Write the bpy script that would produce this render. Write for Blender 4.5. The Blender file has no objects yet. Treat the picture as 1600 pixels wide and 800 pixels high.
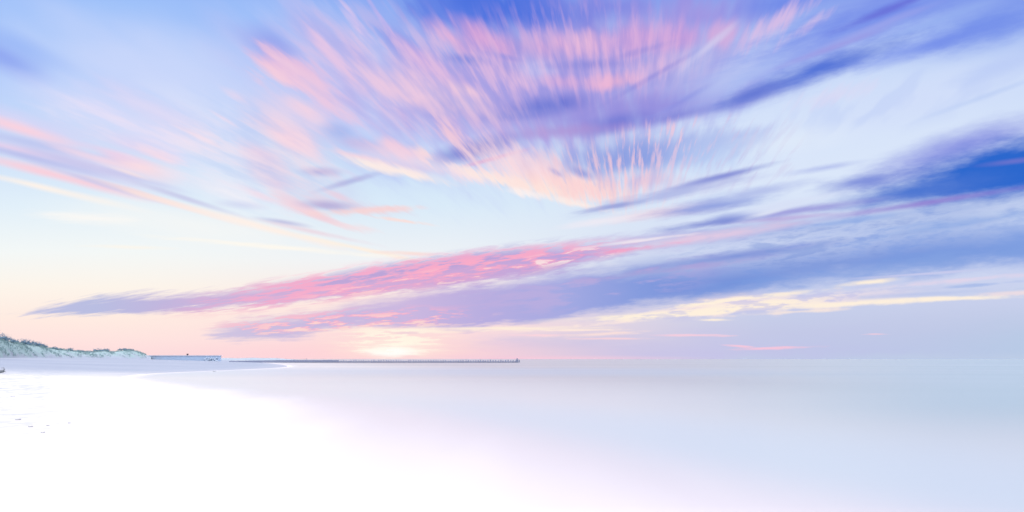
import bpy, bmesh, math, random
import numpy as np
from mathutils import Vector, noise as mnoise

# ------------------------------------------------------------------ camera
scene = bpy.context.scene
F_PX = 889.0          # focal length in pixels of the 1600 wide photograph
EYE = 1.5             # eye height above the water
cam_data = bpy.data.cameras.new('camera')
cam_data.sensor_width = 36.0
cam_data.lens = 36.0 * F_PX / 1600.0
cam_data.shift_y = 161.0 / 1600.0
cam_data.clip_start = 0.05
cam_data.clip_end = 120000.0
cam = bpy.data.objects.new('camera', cam_data)
scene.collection.objects.link(cam)
cam.location = (0, 0, EYE)
cam.rotation_euler = (math.radians(90), 0, 0)
scene.camera = cam
scene.view_settings.view_transform = 'Standard'
scene.view_settings.look = 'None'
scene.view_settings.gamma = 1.0
scene.view_settings.exposure = 0.0
scene.view_settings.use_curve_mapping = False

# ------------------------------------------------------------------ sky
SUN_AZ = math.atan2(612 - 800, F_PX)      # from +Y, negative = left
SUN_EL = math.radians(1.2)

scene.cycles.use_adaptive_sampling = True
scene.cycles.adaptive_threshold = 0.02
scene.cycles.adaptive_min_samples = 12
scene.cycles.max_bounces = 5
scene.cycles.transparent_max_bounces = 16
world = bpy.data.worlds.new('World')
scene.world = world
world.use_nodes = True
world.cycles.sampling_method = 'MANUAL'
world.cycles.sample_map_resolution = 256
NT = world.node_tree

def lin(c):
    out = []
    for v in c:
        v = v / 255.0
        out.append(v / 12.92 if v <= 0.04045 else ((v + 0.055) / 1.055) ** 2.4)
    return (out[0], out[1], out[2], 1.0)

def N(kind, **kw):
    n = NT.nodes.new(kind)
    for k, v in kw.items():
        setattr(n, k, v)
    return n
def plug(sock, v):
    if isinstance(v, bpy.types.NodeSocket):
        NT.links.new(v, sock)
    else:
        sock.default_value = v
def M(op, a, b=0.0, c=0.0, clamp=False):
    n = N('ShaderNodeMath', operation=op); n.use_clamp = clamp
    plug(n.inputs[0], a); plug(n.inputs[1], b)
    if op in ('MULTIPLY_ADD',): plug(n.inputs[2], c)
    return n.outputs[0]
def VEC(x, y, z=0.0):
    n = N('ShaderNodeCombineXYZ')
    plug(n.inputs[0], x); plug(n.inputs[1], y); plug(n.inputs[2], z)
    return n.outputs[0]
def SM(v, a, b, lo=0.0, hi=1.0, kind='SMOOTHSTEP'):
    n = N('ShaderNodeMapRange', interpolation_type=kind)
    n.clamp = True
    plug(n.inputs[0], v); plug(n.inputs[1], a); plug(n.inputs[2], b); plug(n.inputs[3], lo); plug(n.inputs[4], hi)
    return n.outputs[0]
def MIX(f, a, b):
    n = N('ShaderNodeMix', data_type='RGBA'); n.clamp_factor = True
    plug(n.inputs[0], f); plug(n.inputs[6], a); plug(n.inputs[7], b)
    return n.outputs[2]
def NOISE(vec, scale=1.0, detail=2.0, rough=0.5, off=0.0):
    n = N('ShaderNodeTexNoise', noise_dimensions='2D')
    if off:
        va = N('ShaderNodeVectorMath', operation='ADD'); plug(va.inputs[0], vec); va.inputs[1].default_value = (off, off * 1.7, 0)
        vec = va.outputs[0]
    plug(n.inputs['Vector'], vec); n.inputs['Scale'].default_value = scale
    n.inputs['Detail'].default_value = detail; n.inputs['Roughness'].default_value = rough
    return n.outputs[0]
def RAMP(v, stops):
    n = N('ShaderNodeValToRGB')
    cr = n.color_ramp
    while len(cr.elements) < len(stops): cr.elements.new(0.5)
    for e, (p, c) in zip(cr.elements, stops):
        e.position = p; e.color = lin(c)
    plug(n.inputs[0], v)
    return n.outputs[0]


SKY = []          # every cloud mass, back to front
def stroke(cx, cy, rx, ry, ang, col, op=1.0, mode='', k=0.6, soft=0.6):
    """one soft cloud mass: an ellipse whose edge is broken by one of the drift noise fields.
    x, y are directions: degrees-like units on the tangent plane straight ahead (889 units = 45 degrees)"""
    SKY.append(('s', cx, cy, rx, ry, ang, col, op, mode, k, soft))
def bank(top, bot, colstops, op=1.0, mode='b', k=30.0, soft_t=8.0, soft_b=8.0):
    """a long cloud bank between an upper and a lower edge"""
    SKY.append(('b', top, bot, colstops, op, mode, k, soft_t, soft_b))
def tint(col, op, mode, lo, hi, box):
    """streaks of another colour all through a stretch of cloud: (cx, cy, rx, ry, ang)"""
    SKY.append(('t', col, op, mode, lo, hi, box))


OVERHEAD_BOOST = 4.6  # gain added to the unseen upper sky so the sand turns white
FOAM_W = 8.6
WATER_NEAR = (.345, .365, .37)
WATER_FAR = (.22, .23, .24)
# --- upper left: thin veils
stroke(250, 120, 360, 110, 22, (208,218,251), .75, 'c', .3, 1)
stroke(420, 25, 170, 60, 5, (152,190,250), .8, 'r', .2, 1)
stroke(5, 88, 110, 34, 25, (140,162,240), .8, 'c', .2, 1)
stroke(30, 70, 130, 26, 25, (150,180,246), .6, 'c', .3, 1)
stroke(220, 205, 280, 60, 20, (222,222,250), .7, 'r', .5, 1)
stroke(330, 180, 150, 34, 28, (216,224,250), .7, 'r', .7, 1)
stroke(160, 175, 80, 16, 26, (226,222,248), .6, 'R', .7, 1)
stroke(370, 150, 40, 10, 32, (240,220,238), .7, 'R', .6, 1)
stroke(310, 213, 70, 7, 26, (250,224,232), .8, 'R', .5, 1)
stroke(350, 185, 40, 5, 30, (240,222,240), .7, 'R', .5, 1)
stroke(310, 240, 60, 14, 22, (220,226,246), .6, 'R', .7, 1)
stroke(60, 200, 190, 30, 17, (222,212,244), .7, 'r', .5, 1)
stroke(110, 250, 260, 36, 14, (222,208,240), .6, 'r', .3, 1)
stroke(30, 200, 150, 15, 17, (252,210,222), .9, 'r', .4, 1)
stroke(60, 226, 190, 12, 13, (188,198,240), .8, 'r', .4, 1)
stroke(20, 232, 110, 9, 14, (236,206,232), .7, 'r', .4, 1)
stroke(40, 244, 210, 10, 14, (184,190,236), .8, 'r', .4, 1)
stroke(200, 225, 120, 30, 18, (224,212,242), .7, 'r', .7, 1)
stroke(185, 250, 50, 12, 14, (214,200,236), .8, 'r', .5, 1)
stroke(150, 247, 110, 9, 16, (246,218,232), .7, 'r', .6, 1)
stroke(225, 262, 90, 24, 14, (253,220,226), .9, 'r', .6, 1)
stroke(180, 240, 90, 10, 16, (240,206,230), .7, 'r', .4, 1)
stroke(250, 245, 60, 14, 20, (252,220,230), .7, 'R', .9, 1)
stroke(205, 272, 50, 5, 18, (255,232,228), .8, 'r', .4, 1)
stroke(150, 262, 200, 9, 15, (196,196,236), .8, 'r', .4, 1)
stroke(80, 272, 230, 12, 14, (250,208,220), .95, 'r', .4, 1)
stroke(160, 287, 150, 7, 17, (200,200,236), .8, 'r', .4, 1)
stroke(60, 291, 190, 9, 13, (255,243,233), .95, 'r', .4, 1)
stroke(270, 318, 170, 7, 17, (252,222,218), .85, 'r', .5, 1)
stroke(290, 310, 130, 7, 18, (198,198,232), .75, 'r', .5, 1)
stroke(330, 290, 140, 20, 16, (226,226,244), .6, 'r', .8, 1)
stroke(410, 305, 90, 14, 22, (222,224,244), .6, 'R', .9, 1)
stroke(400, 352, 230, 9, 15, (255,236,226), .95, 'r', .4, 1)
stroke(350, 300, 70, 12, 20, (248,246,248), .5, 'r', .6, 1)
stroke(440, 347, 60, 7, 9, (180,180,222), .85, 'r', .4, 1)
stroke(480, 360, 120, 6, 12, (236,212,224), .8, 'r', .6, 1)
stroke(560, 388, 180, 6, 12, (255,240,224), .95, 'r', .4, 1)
stroke(640, 396, 80, 5, 3, (252,222,214), .8, 'h', .4, 1)
stroke(300, 350, 300, 40, 8, (253,250,244), .5, 'r', .3, 1)
stroke(130, 340, 110, 14, 4, (255,250,244), .7, 'h', .4, 1)
stroke(430, 386, 260, 6, 5, (255,249,238), .85, 'h', .4, 1)
stroke(200, 386, 100, 5, 2, (255,246,232), .6, 'h', .4, 1)
# --- centre: the fan of high cloud
stroke(640, 200, 330, 130, 14, (196,208,247), .85, 'r', .4, 1)
stroke(500, 120, 240, 140, 35, (196,202,246), .9, 'r', .4, 1)
stroke(840, 120, 360, 170, -4, (170,160,228), 1, 'c', .4, .7)
stroke(1040, 110, 220, 120, -14, (170,166,230), .8, 'r', .5, 1)
stroke(560, 235, 150, 50, 15, (186,204,246), .8, 'r', .5, 1)
stroke(400, 190, 60, 60, 40, (190,208,248), .6, 'r', .5, 1)
stroke(430, 68, 80, 42, 30, (134,158,238), .8, 'c', .4, 1)
stroke(500, 60, 110, 50, 38, (172,178,238), .7, 'r', .6, 1)
stroke(610, 40, 110, 50, 25, (150,172,240), .7, 'r', .6, 1)
stroke(630, 75, 90, 26, 38, (116,146,234), .85, 'r', .6, 1)
stroke(780, 12, 230, 58, 4, (78,116,224), 1, 'r', .45, .8)
stroke(700, 30, 110, 40, 25, (96,128,228), .8, 'r', .6, 1)
stroke(960, 10, 160, 34, 0, (128,136,226), .85, 'r', .6, 1)
stroke(1100, 25, 180, 50, -5, (160,150,226), .9, 'r', .5, 1)
stroke(1220, 5, 120, 36, -10, (112,138,232), .9, 'r', .5, 1)
# blue breaks
stroke(580, 130, 80, 16, 38, (170,196,246), .6, 'R', .55, 1)
stroke(835, 105, 60, 40, 20, (196,200,244), .9, 'r', .5, 1)
stroke(1080, 100, 60, 40, -30, (190,196,240), .7, 'r', .55, 1)
# pink
stroke(450, 110, 95, 36, 26, (240,188,216), .95, 'R', .7, 1)
stroke(430, 118, 60, 22, 30, (248,208,222), .9, 'R', .8, 1)
stroke(480, 130, 110, 20, 36, (244,206,224), .8, 'R', .8, 1)
stroke(500, 145, 90, 22, 38, (238,202,226), .8, 'r', .55, 1)
stroke(520, 85, 90, 14, 44, (228,196,232), .8, 'R', .55, 1)
stroke(475, 170, 60, 20, 33, (250,214,226), .85, 'r', .55, 1)
stroke(560, 115, 110, 12, 40, (236,206,232), .7, 'R', .55, 1)
stroke(560, 40, 70, 10, 52, (222,200,238), .8, 'R', .7, 1)
stroke(620, 140, 90, 24, 26, (250,212,224), .95, 'r', .55, 1)
stroke(660, 160, 50, 12, 20, (250,206,216), .8, 'r', .6, 1)
stroke(590, 20, 90, 6, 55, (216,186,234), .6, 'R', .7, 1)
stroke(660, 95, 80, 18, 40, (208,168,224), .8, 'r', .55, 1)
stroke(705, 60, 60, 26, 38, (234,178,216), .95, 'r', .55, 1)
stroke(760, 62, 90, 26, 30, (222,168,216), .9, 'r', .55, 1)
stroke(700, 125, 90, 30, 30, (230,184,222), .85, 'r', .55, 1)
stroke(725, 140, 50, 14, 20, (252,208,216), .9, 'r', .55, 1)
stroke(800, 120, 60, 22, 30, (226,190,226), .8, 'r', .55, 1)
stroke(870, 72, 120, 34, 2, (232,180,218), .95, 'r', .55, 1)
stroke(915, 66, 40, 26, 0, (246,196,220), .85, 'r', .7, 1)
stroke(1000, 60, 110, 40, -6, (214,168,220), .9, 'r', .55, 1)
stroke(1060, 60, 90, 30, -10, (204,160,220), .8, 'r', .55, 1)
stroke(955, 128, 60, 20, -6, (242,184,212), .95, 'r', .7, .9)
stroke(880, 128, 70, 18, 2, (214,172,220), .8, 'r', .55, 1)
stroke(1030, 105, 60, 26, -20, (222,190,228), .7, 'r', .55, 1)
stroke(450, 217, 80, 34, 30, (252,212,222), .95, 'r', .55, 1)
stroke(410, 245, 60, 26, 32, (246,210,226), .85, 'r', .55, 1)
stroke(430, 285, 60, 26, 32, (250,212,224), .85, 'r', .55, 1)
stroke(405, 305, 50, 10, 26, (240,204,224), .8, 'r', .55, 1)
stroke(470, 322, 70, 12, 22, (246,206,216), .9, 'R', .55, 1)
stroke(590, 327, 90, 8, -2, (252,214,212), .9, 'r', .55, 1)
stroke(500, 340, 80, 8, 18, (244,208,218), .8, 'R', .55, 1)
stroke(630, 345, 60, 4, 8, (255,222,214), .8, 'R', .6, 1)
stroke(530, 306, 40, 8, 22, (250,210,218), .8, 'R', .55, 1)
stroke(560, 356, 60, 8, 10, (246,224,228), .7, 'R', .55, 1)
# greys inside
stroke(728, 93, 50, 13, 8, (112,134,222), .95, 'r', .2, 1)
stroke(785, 88, 40, 7, 12, (150,150,226), .7, 'r', .4, 1)
stroke(918, 101, 90, 12, -2, (128,136,220), .95, 'r', .15, 1)
stroke(1000, 80, 80, 8, -16, (160,146,220), .7, 'r', .4, 1)
stroke(830, 170, 240, 38, -3, (152,146,222), .95, 'c', .3, 1)
stroke(1020, 172, 260, 36, -9, (150,144,222), .95, 'r', .4, 1)
stroke(700, 165, 80, 20, -4, (128,150,228), .9, 'r', .4, 1)
stroke(852, 166, 95, 24, -9, (98,114,210), 1, '', 0, 1)
stroke(800, 180, 90, 12, -6, (126,136,218), .7, '', 0, 1)
stroke(690, 178, 40, 10, -4, (118,146,228), .8, 'r', .3, 1)
stroke(960, 194, 85, 22, -12, (116,124,214), 1, 'r', .1, 1)
stroke(1180, 150, 120, 18, -18, (118,128,214), .8, '', 0, 1)
stroke(1060, 180, 100, 14, -14, (128,132,216), .8, 'r', .3, 1)
stroke(880, 205, 160, 16, -4, (176,150,214), .7, 'r', .4, 1)
stroke(1080, 150, 90, 7, -30, (140,140,222), .7, 'r', .3, 1)
stroke(1010, 125, 130, 7, -30, (150,146,222), .7, 'r', .3, 1)
stroke(560, 225, 70, 16, 10, (190,184,230), .8, 'r', .5, 1)
stroke(525, 205, 40, 18, 10, (158,182,238), .8, 'r', .3, 1)
stroke(470, 285, 150, 46, 16, (208,208,238), .6, 'r', .5, 1)
stroke(520, 318, 130, 16, 8, (226,208,228), .6, 'R', .6, 1)
stroke(500, 268, 48, 12, 2, (168,170,222), .95, 'r', .25, 1)
stroke(545, 284, 75, 8, -16, (176,180,226), .85, 'r', .3, 1)
stroke(420, 262, 70, 40, 20, (196,206,240), .5, 'r', .7, 1)
stroke(510, 321, 70, 12, 4, (182,172,216), .85, 'r', .4, 1)
stroke(560, 330, 110, 9, -3, (248,214,214), .8, 'R', .6, 1)
stroke(380, 320, 60, 10, 6, (196,202,236), .7, 'r', .5, 1)
stroke(742, 234, 105, 24, -14, (120,128,210), 1, 'r', .08, 1)
stroke(650, 262, 80, 10, 8, (206,200,236), .7, 'r', .5, 1)
stroke(770, 248, 80, 6, -15, (216,158,206), .9, 'r', .15, 1)
# lower fringe of the fan
stroke(705, 208, 50, 18, 45, (250,204,212), .9, 'R', .8, 1)
stroke(625, 235, 60, 18, 22, (246,206,222), .9, 'r', .9, .9)
stroke(660, 240, 34, 14, 35, (252,218,220), .9, 'R', 1.1, .9)
stroke(560, 245, 90, 9, 14, (252,216,222), .85, 'r', .6, 1)
stroke(620, 266, 110, 12, 13, (255,238,230), .95, 'R', .6, .9)
stroke(730, 272, 90, 16, 14, (250,226,232), .9, 'R', .8, 1)
stroke(790, 282, 150, 14, 14, (255,236,226), .95, 'R', .8, .9)
stroke(840, 265, 170, 46, 14, (250,220,226), .95, 'R', .45, .8)
stroke(860, 295, 110, 22, 13, (255,232,222), .9, 'R', .4, 1)
stroke(920, 292, 120, 30, 10, (252,216,214), .9, 'r', .8, .9)
stroke(900, 318, 90, 8, 12, (253,238,232), .9, 'r', .6, 1)
stroke(820, 302, 50, 9, 10, (252,242,240), .8, 'R', .6, 1)
stroke(1010, 232, 240, 42, -6, (160,172,230), .9, 'r', .4, 1)
stroke(990, 248, 150, 36, -6, (134,158,226), .95, 'r', .4, .9)
stroke(1120, 225, 140, 30, -8, (172,184,234), .7, 'r', .5, 1)
stroke(908, 270, 34, 12, 22, (140,156,222), .95, 'R', .3, 1)
stroke(870, 270, 20, 6, 30, (172,172,224), .8, 'R', .5, 1)
stroke(1000, 282, 90, 26, -4, (214,188,220), .8, 'r', .8, 1)
stroke(1110, 240, 110, 50, -10, (178,200,242), .7, 'r', .6, 1)
tint((250,210,216), .6, 'R', -.10, .26, (940,275,170,70,6))
tint((248,204,220), .45, 'R', -.04, .22, (1020,235,150,60,-8))
tint((248,206,218), .6, 'R', .0, .24, (1060,208,140,34,-8))
tint((170,172,228), .3, 'R', .02, -.18, (940,268,160,60,4))
tint((206,196,230), .4, 'R', -.03, .2, (1170,240,130,80,-10))
stroke(1090,290,150,22,-10,(206,204,236),.6,'r',.4,1)
stroke(620,130,300,100,18,(208,188,232),.6,'c',.3,1)
stroke(680,150,170,44,16,(240,204,224),.5,'r',.5,1)
stroke(450,180,110,60,36,(232,208,232),.5,'r',.5,1)
stroke(460,230,120,60,24,(242,214,230),.6,'r',.5,1)
stroke(640,250,150,26,12,(240,216,232),.6,'r',.5,1)
stroke(900,90,300,70,-2,(196,166,222),.3,'r',.3,1)
stroke(250,180,170,40,24,(232,216,242),.45,'R',.5,1)
stroke(370,300,150,40,18,(240,240,250),.6,'r',.5,1)
stroke(330,230,120,26,22,(244,230,242),.5,'R',.6,1)
# --- streaks through all of the high cloud
tint((242,204,226), .38, 'R', -.08, .24, (640,120,280,140,20))
tint((142,164,236), .22, 'R', .06, -.24, (620,110,280,140,20))
tint((238,190,222), .38, 'R', -.08, .24, (900,80,280,110,0))
tint((134,134,220), .3, 'R', .06, -.24, (900,80,300,110,0))
tint((250,226,232), .32, 'R', -.08, .24, (420,240,180,110,20))
tint((180,196,240), .28, 'R', .06, -.24, (420,240,200,120,20))
tint((246,232,244), .3, 'R', -.06, .24, (200,220,240,80,18))
tint((150,150,224), .4, 'c', .04, -.16, (880,130,330,120,0))
# --- top right
stroke(1260, 80, 300, 70, -24, (150,168,238), .9, 'b', .4, 1)
stroke(1150, 110, 120, 30, -38, (184,196,242), .8, 'r', .6, 1)
stroke(1200, 100, 110, 18, -30, (172,190,242), .7, 'b', .5, 1)
stroke(1130, 50, 50, 30, -20, (214,176,222), .8, 'r', .8, 1)
stroke(1215, 34, 100, 24, -32, (222,192,230), .8, 'R', .8, 1)
stroke(1260, 42, 70, 11, -34, (222,200,234), .8, 'R', .7, 1)
stroke(1110, 70, 80, 9, -40, (210,206,240), .7, 'r', .5, 1)
stroke(1380, 22, 300, 44, -18, (120,144,234), .95, 'b', .5, 1)
stroke(1550, 40, 160, 46, -18, (116,144,234), .9, 'b', .4, 1)
stroke(1400, 10, 140, 10, -22, (104,110,216), .8, 'b', .4, 1)
stroke(1350, 50, 180, 10, -22, (160,168,236), .7, 'b', .5, 1)
stroke(1470, 30, 160, 8, -20, (150,176,240), .6, 'b', .5, 1)
stroke(1300, 75, 140, 8, -20, (158,156,228), .7, 'b', .4, 1)
stroke(1280, 108, 190, 26, -19, (84,116,216), .98, 'b', .35, 1)
stroke(1180, 145, 90, 16, -20, (100,120,212), .9, 'b', .3, 1)
stroke(1450, 72, 180, 22, -17, (116,142,234), .85, 'b', .4, 1)
stroke(1450, 150, 270, 56, -14, (210,222,250), .8, 'b', .3, 1)
stroke(1560, 105, 120, 20, -20, (184,202,246), .7, 'b', .4, 1)
tint((192,208,247), .5, 'c', -.04, .16, (1440,140,330,70,-15))
stroke(1540,150,160,7,-20,(182,202,244),.5,'b',.3,1)
stroke(1300, 150, 90, 20, -14, (224,216,242), .5, 'R', .8, 1)
stroke(1240, 220, 140, 30, -8, (226,236,250), .6, 'b', .3, 1)
# --- right: big blue bank
stroke(1500, 230, 220, 40, -17, (142,152,228), .95, 'b', .3, .9)
stroke(1590, 262, 280, 68, -13, (44,104,206), 1, 'b', .3, .7)
stroke(1360, 282, 120, 20, -10, (120,138,218), .9, 'b', .4, 1)
stroke(1290, 262, 90, 8, -10, (166,178,234), .7, 'b', .4, 1)
stroke(1430, 300, 200, 26, -9, (76,118,210), .95, 'b', .3, 1)
stroke(1585, 252, 80, 7, -7, (112,118,206), .8, 'b', .2, 1)
stroke(1240, 330, 200, 10, -8, (150,146,218), .8, 'b', .3, 1)
stroke(1120, 278, 130, 9, -14, (128,138,214), .95, 'b', .3, 1)
stroke(1050, 302, 200, 14, -12, (172,182,230), .8, 'b', .6, 1)
stroke(960, 322, 80, 6, -10, (150,160,218), .8, 'b', .4, 1)
stroke(1040, 332, 130, 14, -8, (242,216,226), .8, 'b', .6, 1)
stroke(940, 346, 100, 8, -8, (242,236,244), .7, 'b', .5, 1)
stroke(1110, 322, 140, 16, -10, (142,160,224), .95, 'b', .5, 1)
stroke(1180, 300, 150, 14, -10, (176,188,234), .8, 'b', .5, 1)
stroke(1145, 340, 60, 12, -8, (122,142,218), .95, 'b', .3, 1)
stroke(1220, 322, 130, 10, -12, (216,224,246), .8, 'b', .6, 1)
stroke(1190, 335, 60, 6, -14, (228,234,248), .8, 'b', .5, 1)
# the long slanting bank
bank([(-400,560),(0,491),(30,486),(110,462),(300,450),(430,436),(600,408),(760,384),(960,362),(1080,340),(1200,328),(1300,322),(1450,316),(1600,306),(2000,270)],
     [(-400,520),(0,492),(60,497),(200,496),(320,488),(480,478),(560,468),(700,452),(800,442),(900,424),(1000,404),(1200,385),(1400,370),(1600,350),(2000,330)],
     [(0,(190,192,226)),(150,(186,190,226)),(260,(194,182,222)),(420,(214,180,218)),(700,(208,170,216)),(900,(186,166,220)),(1000,(168,156,218)),(1100,(144,150,218)),(1300,(96,132,214)),(1500,(84,130,212))], 1.0, 'b', 40, 18, 15)
stroke(1440, 318, 240, 8, -9, (150,128,210), .75, 'b', .3, 1)
stroke(1240, 340, 120, 6, -5, (186,160,216), .6, 'b', .3, 1)
tint((250,172,202), .85, 'B', -.09, .08, (560,440,360,34,-9))
tint((252,172,200), .85, 'B', -.11, .07, (800,408,240,26,-8))
tint((172,160,216), .6, 'B', .02, -.12, (640,418,360,20,-9))
tint((255,216,214), .7, 'B', .05, .12, (700,436,300,22,-8))
tint((250,238,236), .8, 'B', .04, .12, (900,400,130,14,-8))
stroke(1090,372,210,12,-8,(232,206,228),.85,'b',.7,1)
stroke(960,392,130,6,-7,(246,160,196),.8,'B',.8,1)
stroke(1000,376,120,4,-7,(250,240,244),.7,'B',.7,1)
stroke(1100,350,110,8,-8,(122,138,212),.8,'b',.5,1)
# the broad lower bank
bank([(-400,600),(280,524),(360,494),(480,478),(560,460),(640,449),(700,440),(800,425),(900,402),(1000,386),(1100,379),(1300,348),(1450,322),(1600,308),(2000,300)],
     [(-400,560),(280,518),(340,536),(460,534),(560,516),(640,520),(800,514),(900,506),(1100,482),(1300,458),(1600,430),(2000,400)],
     [(320,(208,198,226)),(480,(202,188,224)),(640,(204,184,224)),(760,(184,174,224)),(880,(164,170,226)),(1000,(134,156,222)),(1150,(108,140,216)),(1400,(104,140,218)),(1600,(114,150,222))], 1.0, 'b', 40, 26, 16)
stroke(1500,350,260,10,-9,(140,170,228),.6,'B',.7,1)
stroke(1550,326,90,6,-8,(196,208,240),.6,'b',.6,1)
stroke(1440,350,120,6,-8,(150,176,230),.5,'b',.6,1)
stroke(1330,345,160,8,-8,(134,166,228),.6,'B',.7,1)
stroke(1150,400,260,12,-8,(112,132,212),.7,'B',.5,1)
stroke(1060,420,200,8,-7,(176,164,216),.6,'B',.7,1)
tint((128,160,226), .35, 'b', -.04, .14, (1350,400,400,60,-8))
tint((98,134,212), .5, 'b', .04, -.14, (1300,380,400,60,-8))
tint((196,176,222), .5, 'b', -.04, .12, (900,450,300,50,-8))
bank([(-400,600),(480,570),(700,528),(800,512),(1000,500),(1200,486),(1400,470),(1600,456),(2000,440)],
     [(-400,620),(480,572),(600,575),(700,575),(1000,575),(1200,575),(1400,575),(1600,575),(2000,575)],
     [(600,(232,204,224)),(700,(222,202,228)),(860,(208,200,228)),(1100,(199,196,232)),(1300,(192,196,232)),(1600,(184,202,230))], .95, 'b', 30, 26, 10)
tint((250,178,204), .9, 'B', -.02, .07, (560,500,230,24,-3))
tint((252,190,206), .8, 'B', .0, .08, (430,508,130,20,-3))
tint((255,222,212), .7, 'B', .04, .12, (560,508,260,24,-3))
stroke(1400,418,340,22,-7,(140,168,226),.6,'b',.8,1)
# cream gap between the two banks
bank([(-400,600),(700,540),(760,516),(900,503),(1040,474),(1160,456),(1300,448),(1390,440),(1480,449),(1600,440),(2000,430)],
     [(-400,580),(700,500),(760,516),(900,512),(1040,500),(1160,492),(1300,486),(1480,470),(1600,466),(2000,440)],
     [(700,(254,232,222)),(900,(252,232,224)),(1100,(250,230,226)),(1300,(238,220,230)),(1450,(212,214,236)),(1600,(200,212,236))], .95, 'b', 50, 7, 7)
for q in [(1000,494,190,6,-3),(1150,484,190,6,-5),(1340,474,240,7,-3),(1200,474,170,9,-5),(1060,490,150,8,-4),(1480,466,150,5,-1),(1360,441,70,6,-6),(1180,464,140,5,-6),(1115,500,40,3,0),(1100,474,90,5,-6)]:
    stroke(*q, (255,241,222), .95, 'B', .6, 1)
tint((196,194,232), .5, 'B', .02, -.12, (1180,474,380,26,-5))
stroke(1500,438,150,6,-5,(228,214,234),.8,'B',.8,1)
stroke(1590,458,90,5,-2,(240,222,226),.8,'B',.7,1)
stroke(1440,428,130,3,-4,(206,206,238),.8,'B',.8,1)
stroke(1250,487,120,4,-3,(250,232,222),.8,'B',.7,1)
stroke(1430,460,170,6,-3,(184,196,234),.7,'B',.8,1)
stroke(1520,446,110,4,-5,(150,176,230),.6,'B',.8,1)
# small puffs
for q in [(845,524,60,2.8,0,(250,214,222)),(940,522,100,4,-3,(250,224,220)),(1085,524,80,3,0,(246,206,222)),(1210,544,80,3.6,-2,(248,198,218)),(1160,541,34,2.4,4,(246,200,220)),(1370,522,24,1.8,0,(236,204,222)),(950,529,80,2.5,0,(250,212,218)),(900,516,90,2.5,-1,(255,232,222))]:
    stroke(*q[:5], q[5], .9, 'h', .7, .9)
# glow of the setting sun in gaps at the horizon
stroke(640,552,400,30,0,(255,212,216),.9,'',0,1.0)
stroke(850,561,300,8,0,(250,204,220),.8,'',0,1.0)
stroke(620,538,190,40,0,(255,226,214),.6,'h',.3,1.0)
stroke(618,543,110,26,0,(255,240,226),.8,'h',.4,1.0)
stroke(640,515,200,7,0,(255,236,222),.9,'h',.6,1)
stroke(820,513,190,5,0,(255,238,220),.9,'h',.6,1)
stroke(616,546,66,14,0,(255,250,236),1.0,'h',.9,.9)
stroke(612,550,52,11,0,(255,255,250),1.0,'h',.3,.8)
tint((255,248,230), .8, 'h', -.02, .08, (615,530,110,28,0))
stroke(390,530,60,4,0,(252,224,220),.7,'h',.6,1)


# ---- the sky seen over the sea: a dome of 40 km radius, cut into patches that carry only their own clouds
BL = [(0, (253,218,220)), (.05, (255,228,224)), (.11, (255,236,226)), (.19, (253,245,235)), (.28, (244,248,247)),
      (.40, (226,240,250)), (.55, (204,224,250)), (.72, (184,208,251)), (.94, (158,193,250))]
BM = [(0, (252,212,222)), (.08, (253,222,222)), (.16, (252,232,226)), (.26, (240,243,246)), (.40, (218,235,249)),
      (.55, (204,228,250)), (.72, (190,208,250)), (.94, (140,172,243))]
BR = [(0, (191,206,230)), (.07, (196,203,231)), (.25, (205,214,242)), (.45, (220,232,250)), (.60, (215,228,250)),
      (.74, (204,220,249)), (.86, (165,188,243)), (.96, (128,155,236))]

def coords(vec):
    sep = N('ShaderNodeSeparateXYZ'); plug(sep.inputs[0], vec)
    dx, dy, dz = sep.outputs
    ady = M('MAXIMUM', M('ABSOLUTE', dy), 0.02)
    px = M('MULTIPLY_ADD', M('DIVIDE', dx, ady), F_PX, 800.0)
    zp = M('MULTIPLY', M('DIVIDE', dz, ady), F_PX)
    return dy, dz, px, zp
def front_mask(dy, zp):
    return M('MULTIPLY', SM(dy, 0.12, 0.42), SM(zp, 760.0, 560.0))
def sky_dir():
    g = N('ShaderNodeNewGeometry')
    s = N('ShaderNodeVectorMath', operation='SUBTRACT'); plug(s.inputs[0], g.outputs['Position']); s.inputs[1].default_value = (0, 0, EYE)
    n = N('ShaderNodeVectorMath', operation='NORMALIZE'); plug(n.inputs[0], s.outputs[0])
    return n.outputs[0]
def interp(pts, x):
    return float(np.interp(x, [p[0] for p in pts], [p[1] for p in pts]))
def touches(e, x0, x1, y0, y1):
    if e[0] == 't':
        e = ('s',) + e[6] + (None, 1, '', 0, 0)
    if e[0] == 's':
        _, cx, cy, rx, ry, ang, col, op, mode, k, soft = e
        g = 1.0 + (0.95 * k if mode else 0.0)
        a = math.radians(ang)
        hx = g * math.hypot(rx * math.cos(a), ry * math.sin(a)); hy = g * math.hypot(rx * math.sin(a), ry * math.cos(a))
        return cx + hx > x0 and cx - hx < x1 and cy + hy > y0 and cy - hy < y1
    _, top, bot, cs, op, mode, k, st, sb = e
    for i in range(13):
        x = x0 + (x1 - x0) * i / 12
        t = interp(top, x) - k * .5 - 8; b = interp(bot, x) + k * .5 + 8
        if b > y0 and t < y1 and b - t > 10: return True
    return False

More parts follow.
